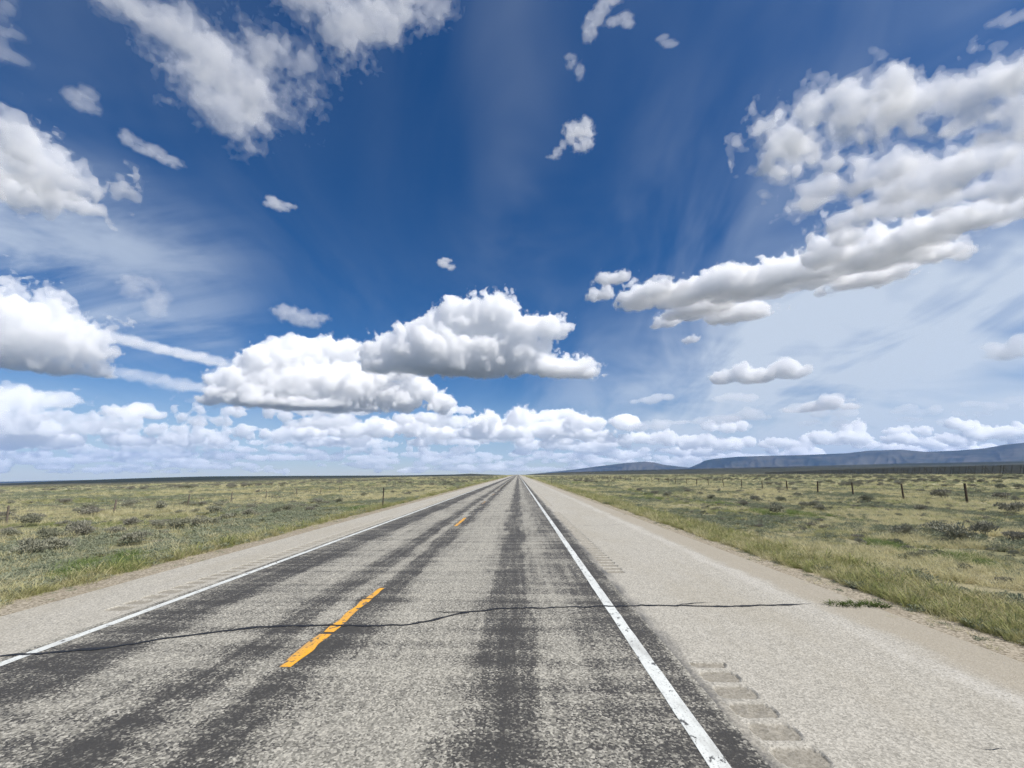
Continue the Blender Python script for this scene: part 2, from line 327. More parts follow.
def shoulder_mat():
    b = NB('pale_shoulder_seal'); p = b.pos(); x, y, z = b.xyz(p)
    chip = b.xyz(b.voro(p, 70.0))[0]; grain = b.noise(p, 30, 5, .72); blot = b.noise(b.mapv(p, (1, .3, 0)), .7, 5, .6); clump = b.noise(b.mapv(p, (1, .6, 0)), 7, 4, .7)
    f = b.math('ADD', b.math('MULTIPLY', grain, .55), b.math('ADD', b.math('MULTIPLY', chip, .40), b.math('MULTIPLY', b.math('SUBTRACT', clump, .5), .35)))
    c = b.mix(b.mr(f, .22, .86, 0, 1, False), (.215, .203, .170), (.55, .52, .445))
    c = b.mix(b.math('MULTIPLY', b.mr(blot, .42, .66), .35), c, (.30, .27, .205))
    # whitish strip along the outer seam of the right shoulder, sandier beyond it
    wx = b.math('ADD', x, b.math('MULTIPLY', b.math('SUBTRACT', b.noise(b.mapv(p, (1, .5, 0)), 2.2, 4), .5), .5))
    seam = b.math('MULTIPLY', b.mr(wx, 3.85, 4.05), b.mr(wx, 4.15, 4.4, 1, 0)); c = b.mix(b.math('MULTIPLY', b.math('MULTIPLY', seam, b.mr(grain, .36, .66)), b.mr(b.noise(b.mapv(p, (1, .4, 0)), 1.3, 5, .7), .3, .62, .15, .8)), c, (.50, .48, .43))
    c = b.mix(b.math('MULTIPLY', b.mr(wx, 4.2, 4.5), .62), c, (.30, .262, .195))
    tar = b.math('ADD', x, b.math('ADD', b.math('MULTIPLY', b.math('SUBTRACT', b.noise(b.mapv(p, (1, .45, 0)), 3.2, 4), .5), .5), b.math('MULTIPLY', b.math('SUBTRACT', grain, .5), .35)))
    edge = b.math('MULTIPLY', b.mr(tar, 1.55, 1.82, 1, 0), b.mr(x, 0, .1)); c = b.mix(b.math('MULTIPLY', edge, .85), c, (.075, .075, .075))
    return b.finish(c, .85, b.bump(b.math('ADD', b.math('MULTIPLY', chip, .5), grain), .7, .008), .3)
def gravel_mat():
    b = NB('tan_gravel'); p = b.pos(); g = b.xyz(b.voro(p, 40.0))[0]; n = b.noise(p, 18, 5, .7); l = b.noise(p, .8, 4)
    c = b.mix(b.mr(b.math('ADD', g, n), .5, 1.4), (.16, .138, .100), (.38, .335, .255)); c = b.mix(b.mr(l, .4, .7, 0, .35), c, (.24, .197, .138))
    return b.finish(c, .9, b.bump(b.math('ADD', g, n), .8, .012), .2)
ROAD, SHOULDER, GRAVEL = road_mat(), shoulder_mat(), gravel_mat()
XL, XY, XR = -5.13, -2.27, 1.295       # left white line, yellow line, right white line
tag(strip('road', -5.3, 1.62, 0.0, ROAD, YS), 'worn two lane chip seal road with dark wheel tracks running to the horizon', kind='structure')
RUM_L, RUM_R = (-5.76, -5.42), (1.70, 2.06)
def in_group(y, start): return ((y - start) % 18.3) < 14.2
def rumble(name, x0, x1, start, side):
    ys = np.concatenate([np.arange(2.2, 45, .02), np.arange(45, 90, .05)]); ys = np.concatenate([[-60], ys, [1500]])
    xs = np.linspace(x0, x1, 17)
    def zf(X, Y):
        ph = ((Y - start) % .305) / .305; xc, hw = (x0 + x1) / 2, (x1 - x0) / 2 - .01
        g = np.clip(1 - ((ph - .5) / .40) ** 2 - ((X - xc) / hw) ** 10, 0, 1); g = np.clip(2.2 * g, 0, 1) * (.75 + .5 * perlin(np.stack([X.ravel() * 9, Y.ravel() * 9, X.ravel() * 0], 1).astype(np.float32)).reshape(X.shape)); e = 1
        return -.022 * g * e * in_group(Y, start) * (Y < 89) * (Y > 2.3)
    o = strip(name, x0, x1, 0, RUMBLE, ys, xs, zf); return tag(o, 'milled rumble strip grooves in the ' + side + ' shoulder', kind='structure')
def rumble_mat():
    b = NB('milled_rumble_seal'); p = b.pos(); x, y, z = b.xyz(p)
    chip = b.xyz(b.voro(p, 70.0))[0]; grain = b.noise(p, 30, 5, .72); clump = b.noise(b.mapv(p, (1, .6, 0)), 7, 4, .7)
    f = b.math('ADD', b.math('MULTIPLY', grain, .55), b.math('ADD', b.math('MULTIPLY', chip, .40), b.math('MULTIPLY', b.math('SUBTRACT', clump, .5), .35)))
    c = b.mix(b.mr(f, .22, .86, 0, 1, False), (.215, .203, .170), (.55, .52, .445))
    tar = b.math('ADD', x, b.math('ADD', b.math('MULTIPLY', b.math('SUBTRACT', b.noise(b.mapv(p, (1, .45, 0)), 3.2, 4), .5), .5), b.math('MULTIPLY', b.math('SUBTRACT', grain, .5), .35)))
    edge = b.math('MULTIPLY', b.mr(tar, 1.55, 1.82, 1, 0), b.mr(x, 0, .1)); c = b.mix(b.math('MULTIPLY', edge, .85), c, (.075, .075, .075))
    c = b.mix(b.mr(z, -.001, -.016, 0, .5), c, b.mix(grain, (.055, .047, .034), (.24, .21, .155)))   # the milled cups expose brown binder
    return b.finish(c, .88, b.bump(b.math('ADD', b.math('MULTIPLY', chip, .5), grain), .7, .008), .25)
RUMBLE = rumble_mat()
tag(strip('road_shoulder', 1.62, RUM_R[0], 0.0, SHOULDER, YS), 'pale sealed shoulder right of the white line', kind='structure')
rumble('rumble_strip', *RUM_R, 9.1 - 18.3, 'right')
tag(strip('road_shoulder', RUM_R[1], 5.05, 0.0, SHOULDER, YS), 'wide pale sealed shoulder between the rumble strip and the grass', kind='structure')
tag(strip('road_shoulder', RUM_L[1], -5.3, 0.0, SHOULDER, YS), 'narrow pale seal beside the left white line', kind='structure')
rumble('rumble_strip', *RUM_L, 6.6, 'left')
tag(strip('road_shoulder', -6.85, RUM_L[0], 0.0, SHOULDER, YS), 'pale sealed shoulder left of the road', kind='structure')
def ragged(name, xa, xb, label, mat, amp):
    ys = np.concatenate([np.arange(-20, 60, .12), np.arange(60, 400, 1.5), np.arange(400, 1501, 50)])
    n = perlin(np.stack([ys / 1.3, ys * 0, ys * 0 + xa], 1).astype(np.float32)) + .6 * perlin(np.stack([ys / .35, ys * 0, ys * 0 + xa + 9], 1).astype(np.float32))
    V = []; s = 1 if xb > xa else -1
    for i, y in enumerate(ys): V += [(xa, y, -.006), (.5 * (xa + xb), y, -.012), (xb + s * amp * n[i], y, -.022 - 0.02)]
    I = np.arange(len(V)).reshape(-1, 3); q = np.concatenate([np.stack([I[:-1, k], I[:-1, k + 1], I[1:, k + 1], I[1:, k]], -1) for k in (0, 1)])
    if s < 0: q = q[:, ::-1]
    return tag(mesh_np(name, V, q, [mat]), label, kind='structure')
ragged('gravel_verge', 5.05, 5.75, 'tan gravel edge between the right shoulder and the grass', GRAVEL, .22)
ragged('gravel_verge', -6.85, -7.85, 'tan gravel edge between the left shoulder and the grass', GRAVEL, .22)

def paint_mat(name, c1, c2, wear, scale):
    b = NB(name); p = b.pos(); n = b.noise(p, scale, 5, .7); chips = b.noise(b.mapv(p, (1, .6, 0)), 11, 4, .7)
    c = b.mix(n, c1, c2); c = b.mix(b.mr(b.noise(b.mapv(p, (1, .3, 0)), 3.5, 5, .7), .42, .72, 0, .5), c, (.20, .19, .17)); c = b.mix(b.mr(b.noise(p, 55, 3, .8), .56, .66, 0, .7), c, (.12, .118, .11))   # dust, and stones worn through
    c = b.mix(b.mr(chips, wear, wear + .06), c, b.mix(n, (.04, .04, .04), (.13, .13, .125)))
    return b.finish(c, .6, b.bump(b.noise(p, 40, 4, .7), .5, .005), .4)
WHITE = paint_mat('white_road_paint', (.50, .52, .49), (.70, .72, .68), .575, 26); YELLOW = paint_mat('yellow_road_paint', (.62, .30, .014), (.80, .40, .03), .55, 22)
YELLOW_WORN = paint_mat('worn_yellow_road_paint', (.42, .22, .05), (.60, .33, .07), .45, 22)
def line(name, x, w, y0, y1, mat, label, jit=.006, z=.004, step=.25):
    ys = np.concatenate([np.arange(y0, min(y1, 60), step), np.geomspace(60, y1, 30) if y1 > 60 else [y1]])
    ja = perlin(np.stack([ys * 2.3, ys * 0 + x, ys * 0], 1).astype(np.float32)) * jit * 2; jb = perlin(np.stack([ys * 2.9, ys * 0 + x + 5, ys * 0], 1).astype(np.float32)) * jit * 2
    V = []
    for i, y in enumerate(ys): V += [(x - w / 2 + ja[i], y, z), (x + w / 2 + jb[i], y, z)]
    I = np.arange(len(V)).reshape(-1, 2); q = np.stack([I[:-1, 0], I[:-1, 1], I[1:, 1], I[1:, 0]], -1)
    return tag(mesh_np(name, V, q, [mat]), label, kind='structure')
line('edge_line', XR, .135, -30, 1400, WHITE, 'chipped solid white edge line right of the lane')
line('edge_line', XL, .115, -30, 1400, WHITE, 'solid white edge line along the far left of the road')
for k in range(-1, 60):
    lab = 'yellow centre line dash further up the road'; y0 = 4.82 + 12.15 * k
    if k: line('centre_dash', XY, .115, y0, y0 + 3.1, YELLOW if k == 1 else YELLOW_WORN, lab, .022, step=.05)
    else:                                            # the nearest dash is broken in three worn pieces
        for ya, yb, w, dx_, q in ((0, .92, .14, -.012, 'near'), (.99, 2.42, .115, .0, 'middle'), (2.47, 3.1, .085, .01, 'far')):
            line('centre_dash', XY + dx_, w, y0 + ya, y0 + yb, YELLOW, q + ' piece of the broken yellow dash nearest to the viewer', .03, step=.035)

# tar sealed cracks and one dark line, traced from the photograph onto the road surface
def ground_pt(u, v):
    d = ray(u, v); t = -EYE / d[2]; return d[0] * t, d[1] * t
TAR = plain_mat('crack_sealing_tar', (.014, .014, .015), .5, 14, .55, .4)
def crack(px, w, label, z=.0055, seed=0):
    pts = [ground_pt(u, v) for u, v in px]; out = []; rng = np.random.default_rng(seed)
    for (a, b_) in zip(pts[:-1], pts[1:]):
        n = max(2, int(math.dist(a, b_) / .06))
        for k in range(n): out.append((a[0] + (b_[0] - a[0]) * k / n, a[1] + (b_[1] - a[1]) * k / n))
    out.append(pts[-1]); out = np.array(out); s = np.arange(len(out)) * .06
    out[:, 1] += .07 * perlin(np.stack([s * 1.7, s * 0 + seed, s * 0], 1).astype(np.float32)) + .06 * perlin(np.stack([s * 5, s * 0 + seed + 3, s * 0], 1).astype(np.float32)) + .035 * perlin(np.stack([s * 13, s * 0 + seed, s * 0], 1).astype(np.float32))
    tn = np.gradient(out, axis=0); tn /= np.linalg.norm(tn, axis=1)[:, None] + 1e-9; nn = np.stack([-tn[:, 1], tn[:, 0]], 1)
    ww = w * (.5 + 1.7 * np.abs(perlin(np.stack([s * 3.1, s * 0 + seed + 4, s * 0], 1).astype(np.float32)))) * np.clip(np.minimum(np.arange(len(out)), np.arange(len(out))[::-1]) / 6, .15, 1)
    A = out + nn * ww[:, None] / 2; B = out - nn * ww[:, None] / 2
    V = np.zeros((2 * len(out), 3)); V[0::2, :2] = B; V[1::2, :2] = A; V[:, 2] = z
    I = np.arange(len(V)).reshape(-1, 2); q = np.stack([I[:-1, 0], I[1:, 0], I[1:, 1], I[:-1, 1]], -1)
    return tag(mesh_np('tar_crack', V, q, [TAR]), label, kind='structure')
crack([(-40,657),(0,656),(40,654),(84,650),(110,648),(150,641),(200,634),(240,629),(290,626),(330,625.5),(370,626),(400,625.5),(430,621),(455,615),(480,611),(500,608.5),(540,608),(600,606.5),(650,605.5),(690,606),(720,607),(760,605.5),(790,605),(812,604)], .078, 'long wavy tar sealed crack running across both lanes', seed=1)
crack([(430,612.2),(450,612.2),(470,611.6),(488,610.4)], .05, 'short tar branch of the long crack', z=.0065, seed=2)
crack([(676,605.6),(695,603),(713,602)], .045, 'forked tar end of the long crack on the shoulder', z=.0065, seed=3)
crack([(812,604),(835,603.6),(852,604)], .012, 'thin unsealed end of the long crack', z=.0062, seed=4)
crack([(574,526),(600,525.5),(626,524.6)], .035, 'tar sealed crack further up the right shoulder', seed=5)
crack([(968,746),(985,750),(1005,752),(1030,755)], .022, 'short dark line on the shoulder near the lower right corner', seed=6)  # a narrow dark strip, built with the same ribbon as the cracks
crack([(395,563),(450,562),(510,560),(560,561)], .012, 'faint tar crack across the right lane', seed=7)
# ------------------------------------------------------------------ clouds: real scattering volumes, each at its own distance and height
def cloud_mat(name, density, g=0.0, color=(1, 1, 1)):
    m = bpy.data.materials.new(name); m.use_nodes = True; t = m.node_tree; t.nodes.clear()
    o = t.nodes.new("ShaderNodeOutputMaterial"); s = t.nodes.new("ShaderNodeVolumeScatter")
    s.inputs['Color'].default_value = (*color, 1); s.inputs['Density'].default_value = density; s.inputs['Anisotropy'].default_value = g
    t.links.new(s.outputs[0], o.inputs['Volume']); return m

def fbm_disp(P, lam, h, octaves, rag, gain):
    d = np.zeros(len(P), np.float32); w = 1.0
    for o in range(octaves):
        if lam < 1.9 * h: break
        nz = perlin((P / lam).astype(np.float32) + 17.3 * o)
        d += w * (nz * 1.9 * rag + (np.abs(nz) * 2.6 - .55) * (1 - rag)); lam *= 0.46; w *= gain
    return d

def cloud_shape(blobs, H, D, layer, vox, depth, amp, base, seed, rag, octaves, fscale, gain, flatk, fringe):
    rng = np.random.default_rng(seed + 100)
    b = np.array(blobs, float); cu, cv_ = b[:, 0].mean(), b[:, 1].mean()
    fw = ray(cu, cv_); rt = np.cross(fw, [0, 0, 1.0]); rt /= np.linalg.norm(rt); up = np.cross(rt, fw)
    def at(u, v, dd):
        d = ray(u, v); return d * (dd / (d @ fw))
    E = []
    for (u, v, ru, rv) in b:
        dd = D
        if layer: d = ray(u, v); dd = (H / max(d[2], .02)) * (d @ fw)
        p = at(u, v, dd); q = lambda a, c: at(a, c, dd)
        sx = np.linalg.norm(q(u + ru, v) - q(u - ru, v)) / 2; sy = np.linalg.norm(q(u, v + rv) - q(u, v - rv)) / 2
        sd = depth * (0.5 * sx + 0.5 * min(sx, sy)); E.append((p @ rt, p @ up, p @ fw + rng.uniform(-.3, .3) * sd, sx, sy, sd))
    E = np.array(E); Dm = E[:, 2].mean(); px = Dm / F / max(0.3, -(CAM_R.T @ fw)[2])
    h = vox * px
    rmed = np.median(np.minimum(E[:, 3], E[:, 4])); A = amp * rmed * 0.5
    ext = 1.3 * A + 6 * h
    lo = (E[:, :3] - E[:, 3:]).min(0) - ext; hi = (E[:, :3] + E[:, 3:]).max(0) + ext
    n = np.ceil((hi - lo) / h).astype(int) + 1
    ax = [lo[i] + h * np.arange(n[i]) for i in range(3)]
    X, Y, Z = np.meshgrid(*[a.astype(np.float32) for a in ax], indexing='ij')
    sd = np.full(X.shape, 1e9, np.float32)
    k = 0.3 * rmed; mg = 2.3 * A + k + 4 * h
    for (x, y, z, a, c, d) in E:
        sl = tuple(slice(max(0, int((m - e - mg - lo[i]) / h)), int((m + e + mg - lo[i]) / h) + 2) for i, (m, e) in enumerate(((x, a), (y, c), (z, d))))
        q = np.sqrt(((X[sl] - x) / a) ** 2 + ((Y[sl] - y) / c) ** 2 + ((Z[sl] - z) / d) ** 2); s0 = sd[sl]
        e = (q - 1) * min(a, c, d); hh = np.clip(0.5 + 0.5 * (e - s0) / k, 0, 1); sd[sl] = np.where(s0 > 1e8, e, e * (1 - hh) + s0 * hh - k * hh * (1 - hh))
    wz = X * np.float32(rt[2]) + Y * np.float32(up[2]) + Z * np.float32(fw[2])
    band = np.abs(sd) < 2.2 * A + 2 * h
    P = np.stack([X[band], Y[band], Z[band]], 1) + seed * 977.0 * h
    disp = fbm_disp(P, rmed * 1.25 * fscale, h, octaves, rag, gain)
    core = sd.copy(); core[band] -= A * disp
    if base is not None:
        if layer: zb = H + base * rmed
        else: zb = at(cu, base, D)[2]
        flat = (zb - wz); bb = np.abs(flat) < 0.8 * rmed
        Pb = np.stack([X[bb], Y[bb], Z[bb]], 1) + seed * 311.0 * h
        flat[bb] += flatk * rmed * (perlin((Pb / (rmed * 1.1)).astype(np.float32)) + .6 * perlin((Pb / (rmed * .45)).astype(np.float32)) + .35 * perlin((Pb / (rmed * .2)).astype(np.float32)))
        k = 0.25 * rmed
        hh = np.clip(0.5 - 0.5 * (flat - core) / k, 0, 1); core = flat * (1 - hh) + core * hh + k * hh * (1 - hh)
    def out(s):
        s[0] = s[-1] = 1e3; s[:, 0] = s[:, -1] = 1e3; s[:, :, 0] = s[:, :, -1] = 1e3
        vt, qd = surface_nets(s); loc = lo + vt * h
        return loc[:, :1] * rt + loc[:, 1:2] * up + loc[:, 2:] * fw + EYEV, qd[:, ::-1]
    outer = None
    if fringe:
        o2 = core - fringe * A
        bb = np.abs(o2) < 1.5 * A
        Pb = np.stack([X[bb], Y[bb], Z[bb]], 1) + seed * 577.0 * h
        o2[bb] -= fringe * A * 1.3 * fbm_disp(Pb, rmed * .55, h, 4, 1.0, .75)
        outer = out(np.minimum(o2, core - 0.4 * h))
    return out(core), outer, px

def cloud(label, blobs, H=1400.0, D=None, mfp=3.4, g=0.0, layer=False, base=None, vox=1.25, depth=.8, amp=1.1, seed=0, rag=0.18, octaves=6,
          fscale=1.0, gain=0.66, flatk=0.25, fringe=0.16, fmfp=8.0, shred=0, name='cumulus_cloud', kind=None):
    """blobs (u, v, ru, rv): rough lobes as seen from the road; H: height above the road; mfp: mean free path in picture pixels at that distance"""
    if shred:                                        # break each lobe into a few smaller scraps
        rs = np.random.default_rng(seed + 900); nb = []
        for (u, v, ru, rv) in blobs:
            for k in range(shred):
                a = rs.uniform(0, 6.28); q = rs.uniform(.2, .85); f = rs.uniform(.38, .75); nb.append((u + math.cos(a) * q * ru, v + math.sin(a) * q * rv, ru * f, rv * f))
        blobs = nb
    b = np.array(blobs, float); vb = base if (base is not None and not layer) else b[:, 1].mean()
    if D is None: D = H / max(ray(b[:, 0].mean(), vb)[2], .02)
    (W, qd), outer, px = cloud_shape(blobs, H, D, layer, vox, depth, amp, base, seed, rag, octaves, fscale, gain, flatk, fringe)
    c = W.mean(0)
    o = mesh_np(name, W - c, qd, [cloud_mat(name, 1.0 / (mfp * px), g)]); o.location = c
    if kind: tag(o, kind=kind)
    else: tag(o, label, 'cloud')
    if outer: mesh_np('wispy_edge', outer[0] - c, outer[1], [cloud_mat('wispy_edge', 1.0 / (mfp * fmfp * px), g)], parent=o)
    return o

cloud('tall white cumulus with a ragged crown and grey belly, floating above the road end',
      [(452,315,24,20),(497,312,28,24),(475,320,35,25),(430,335,40,20),(520,330,30,18),(550,325,25,13),(400,350,40,20),(450,355,60,28),(510,355,50,22),(555,370,35,16),(585,370,20,16),(590,382,15,10),(480,375,50,12),(380,365,25,16)], base=376, seed=1, H=1700, depth=0.6, mfp=5, vox=1.1, amp=0.72, gain=0.72, octaves=7)
cloud('broad white cumulus with dark flat base overlapping the tall cumulus above the road end',
      [(262,365,28,22),(290,355,35,20),(320,352,28,16),(245,385,40,22),(290,385,60,28),(345,385,55,26),(390,395,40,18),(420,390,18,14),(440,400,17,12),(215,400,24,12),(300,408,90,15),(395,368,30,16),(230,412,30,9),(345,350,22,14)], base=410, seed=2, H=1600, depth=0.75, mfp=4, vox=1.1, amp=0.85, gain=0.72, octaves=7)
cloud('long bright cumulus bank with a grey underside slanting down to a rounded white tip',
      [(605,280,14,10),(625,278,10,8),(600,297,14,12),(640,300,30,18),(660,290,25,14),(680,300,30,22),(670,322,16,10),(690,340,12,7),(720,290,45,28),(760,290,50,30),(700,310,40,22),(740,315,40,15),(800,280,55,30),(830,255,30,28),(850,237,25,20),(880,260,60,30),(920,240,50,28),(960,225,45,22),(1000,215,40,22),(1040,205,40,20),(870,280,50,18),(940,255,40,16)],
      layer=True, H=1500, base=-0.35, seed=3, mfp=5, depth=0.6, vox=1.1, amp=0.85, gain=0.72, octaves=7)
cloud('ragged white cloud sheet riddled with blue gaps, touching the right side of the sky',
      [(785,140,28,25),(765,145,10,20),(820,115,35,22),(860,105,40,26),(900,110,45,24),(935,100,30,18),(985,85,30,20),(1015,85,25,22),(800,160,25,12),(1040,110,30,30),(1010,118,30,14)],
      layer=True, H=1500, seed=4, amp=1.35, rag=0.8, mfp=8, depth=0.45, fscale=1.3, fringe=0.35, fmfp=3, octaves=7, gain=0.6)
cloud('thin white cloud patch with blue holes between the ragged sheet and the slanting bank',
      [(830,185,28,12),(880,172,36,18),(920,180,50,22),(975,165,40,18),(1010,180,25,22),(810,205,26,8),(900,205,36,12),(1030,170,30,30),(860,215,40,10),(970,195,36,10),(835,160,22,8)],
      layer=True, H=1500, seed=5, amp=1.35, rag=0.8, mfp=8, depth=0.45, fscale=1.3, fringe=0.35, fmfp=3, octaves=7, gain=0.6)
cloud('torn fibrous white cloud streaming down from the top edge of the sky',
      [(110,0,25,8),(150,10,40,14),(175,30,36,18),(205,45,36,22),(190,70,22,12),(230,75,34,24),(225,108,32,20),(255,95,28,20),(243,130,11,12),(275,55,22,16),(300,65,16,12),(305,105,9,10)],
      layer=True, H=1700, seed=6, amp=1.4, rag=.85, mfp=22, depth=.5, fringe=0.7, fmfp=3, fscale=1.4, octaves=7, gain=0.72)
cloud('bright torn cloud cut off by the top edge beside the fibrous cloud',
      [(310,2,28,16),(340,28,20,26),(352,48,13,12),(370,15,30,20),(400,10,28,14),(425,3,18,10)], layer=True, H=1700, seed=7, amp=1.2, rag=.7, mfp=18, depth=.5, fringe=0.7, fscale=1.4, octaves=7, gain=0.72, fmfp=3)
cloud('small torn cloud scrap in the upper left corner of the sky',
      [(5,8,12,14),(8,30,16,8),(12,58,20,9),(-15,30,20,30)], layer=True, H=1700, seed=8, amp=1.2, rag=.8, mfp=15, depth=.5, shred=5)
cloud('large soft white cloud with a hooked tip, high at the left edge',
      [(15,140,36,30),(35,165,46,32),(65,175,33,22),(20,190,60,20),(95,185,12,14),(125,185,13,14),(70,200,35,12),(-30,160,40,45)], layer=True, H=1500, seed=9, amp=1.3, rag=.45, mfp=8, depth=0.6, fscale=0.65, octaves=7)
cloud('small faded puff between the torn cloud and the large left cloud', [(78,97,15,11),(92,107,10,6)], layer=True, H=1700, seed=10, amp=1.25, rag=0.85, mfp=20, shred=8, vox=0.9, fringe=0.6, fmfp=3.0)
cloud('thin slanting white wisp above the hooked scrap of the left cloud', [(130,138,11,7),(148,150,14,6),(170,163,13,5)], layer=True, H=1700, seed=11, amp=1.25, rag=0.85, mfp=16, shred=8, vox=0.9, fringe=0.6, fmfp=3.0)
cloud('tiny white puff alone in the deep blue on the left', [(275,202,10,6),(284,206,8,4)], layer=True, H=1700, seed=12, amp=1.25, rag=0.85, mfp=12, vox=0.9, shred=8, fringe=0.6, fmfp=3.0)
cloud('heavy white cumulus with grey flat base leaving the left edge, beside the long streaks',
      [(25,330,70,36),(75,345,45,28),(100,365,20,14),(55,305,23,16),(15,290,22,20),(30,368,80,14),(118,325,12,9),(-30,330,50,50)], base=372, seed=13, H=1500, mfp=5, fscale=0.65, amp=1.3, octaves=7, depth=0.6, vox=1.1, gain=0.72)
cloud('grey and white cloud pile under the heavy cumulus at the left edge',
      [(15,400,45,14),(60,400,25,10),(35,425,38,13),(10,432,30,12),(-25,415,40,25)], base=436, seed=14, H=1500, rag=.4, mfp=5, fscale=0.8, amp=1.3)
cloud('small loaf shaped cumulus low between the grey pile and the broad cumulus', [(118,414,17,7),(140,411,18,9),(155,416,13,6)], base=418, seed=15, H=1500, vox=1.4)
cloud('small fuzzy cloud just above the broad cumulus', [(293,315,15,8),(312,321,15,7)], base=326, seed=16, H=1900, rag=0.85, mfp=18, vox=1.0, shred=8, amp=1.25, fringe=0.6, fmfp=3.0)
cloud('long narrow white cloud streak slanting from the heavy left cumulus', [(105,335,26,5),(130,341,26,5),(155,347,26,4.5),(180,353,26,4.5),(205,359,26,4),(224,365,18,2.6)], H=3500, seed=17, rag=0.9, mfp=13, vox=1.0, layer=True, amp=1.0, shred=0, fringe=0.5, fmfp=3, fscale=2.2)
cloud('pale blurred cloud streak below the long narrow streak', [(125,374,28,4),(150,378,28,5),(175,383,28,6),(200,388,28,4)], H=3200, seed=18, rag=0.9, mfp=30, vox=1.0, layer=True, amp=1.2, shred=0, fringe=0.5, fmfp=3, fscale=2.5)
cloud('pale round cloud smudge above the long narrow streak', [(142,288,16,10),(155,303,13,11),(130,280,10,6)], H=3000, seed=19, rag=0.85, mfp=34, vox=1.0, layer=True, amp=1.25, shred=8, fringe=0.6, fmfp=3.0)
cloud('tiny flat cloud scrap high above the tall cumulus', [(444,263,7,4),(451,267,5,3)], H=1800, seed=20, layer=True, vox=0.9, mfp=9, amp=1.25, shred=8, rag=0.85, fringe=0.6, fmfp=3.0)
cloud('compact bright puff alone in the blue near the top centre', [(574,131,8,9),(587,128,8,8),(582,143,7,8)], H=1700, seed=21, layer=True, vox=0.9, mfp=9, rag=0.85, shred=8, amp=1.25, fringe=0.6, fmfp=3.0)
cloud('thin curl of cloud hanging below the compact bright puff', [(553,157,6,3),(558,151,4,5),(563,144,4,5)], H=1700, seed=22, layer=True, vox=0.9, mfp=14, rag=0.85, shred=8, amp=1.25, fringe=0.6, fmfp=3.0)
cloud('ring shaped cloud scrap at the top edge', [(597,10,10,11),(590,30,6,11),(612,20,11,5),(628,20,8,7),(607,3,12,6)], H=1700, seed=23, layer=True, vox=0.9, mfp=14, rag=0.85, amp=1.25, shred=8, fringe=0.6, fmfp=3.0)
cloud('faint scrap of cloud below the ring shaped cloud', [(570,61,6,6),(579,70,5,8)], H=1700, seed=24, layer=True, vox=0.9, mfp=20, rag=0.85, amp=1.25, shred=8, fringe=0.6, fmfp=3.0)
cloud('little white scrap right of the ring shaped cloud', [(662,38,6,4),(671,43,8,4)], H=1700, seed=25, layer=True, vox=0.9, mfp=14, rag=0.85, shred=8, amp=1.25, fringe=0.6, fmfp=3.0)
cloud('feathery cloud scrap in the upper right corner of the sky', [(992,23,9,4),(1008,19,14,5),(1024,14,10,5)], H=1700, seed=26, layer=True, vox=0.9, mfp=14, rag=0.85, shred=8, amp=1.25, fringe=0.6, fmfp=3.0)
cloud('puffy small cumulus with a flat base under the slanting bank', [(722,378,14,9),(742,372,14,11),(755,377,24,9),(785,368,20,11),(802,372,14,7)], base=383, seed=27, H=1500, vox=1.5, amp=0.9, mfp=5)
cloud('second small cumulus, lower and nearer the mesa than the puffy one', [(812,407,13,7),(830,402,15,9),(850,408,13,6),(800,412,12,4)], base=411, seed=28, H=1400, vox=1.4, mfp=5)
cloud('grey smudged cumulus at the right edge below the slanting bank', [(985,347,9,6),(1002,353,22,11),(1022,345,20,15)], base=362, seed=29, H=1500, vox=1.5, rag=.4, mfp=9)
cloud('small pale cloud at the right edge above the mesa', [(1012,401,15,5),(1028,399,14,6)], base=404, seed=30, H=1400, vox=1.4, mfp=16)
cloud('small grey cloud low between the road end and the small cumulus pair', [(735,418,12,6),(750,414,14,7),(762,418,10,5)], base=421, seed=31, H=1300, vox=1.3, mfp=16)
cloud('twin domed cumulus standing over the end of the road', [(488,421,15,11),(520,417,16,12),(505,432,32,10),(475,435,22,9)], base=439, seed=32, H=1300, vox=1.4)
cloud('bumpy low cumulus right of the twin domes', [(550,430,20,10),(578,420,16,8),(597,423,12,8),(580,434,30,7)], base=439, seed=33, H=1300, vox=1.4)
cloud('low cumulus row left of the twin domes', [(345,430,30,10),(380,428,25,11),(412,426,20,12),(440,432,18,9),(310,434,25,8)], base=438, seed=34, H=1300, vox=1.4)

def bank(label, rows, wr, hr, D, seed, count, u0=-60, u1=1090, vox=1.2, mfp=4.0):
    rng = np.random.default_rng(seed); bl = []
    for i in range(count):
        u = rng.uniform(u0, u1); v = rng.uniform(*rows); w = rng.uniform(*wr); hh = rng.uniform(*hr)
        if u > 620 and rng.random() < .35: continue
        for j in range(rng.integers(3, 6)):
            s = rng.uniform(-.8, .8); bl.append((u + s * w, v - (1 - s * s) * hh * .6 * rng.uniform(.4, 1.2), w * rng.uniform(.25, .5), hh * rng.uniform(.5, .9)))
    o = cloud(None, bl, D=D, seed=seed, vox=vox, mfp=mfp, name='distant_clouds', kind='stuff', fringe=0, amp=1.1, octaves=5, depth=.8, base=None)
    o['label'] = label; return o
bank('row of low cumulus stacked highest above the horizon', (412, 432), (16, 34), (6, 11), 15500, 54, 40, u1=640)
bank('row of low cumulus filling the sky above the horizon', (428, 446), (16, 36), (6, 11), 20500, 51, 80)
bank('smaller cumulus crowding lower over the horizon', (440, 459), (12, 30), (4, 7.5), 30000, 52, 150, vox=1.0)
bank('thin lines of far cumulus right above the horizon', (455, 473), (9, 24), (2.2, 4.4), 50000, 53, 300, vox=.8)
bank('faint little clouds scattered through the milky sky on the right', (398, 432), (10, 28), (3, 6.5), 14500, 55, 46, u0=640, u1=1100, mfp=9)
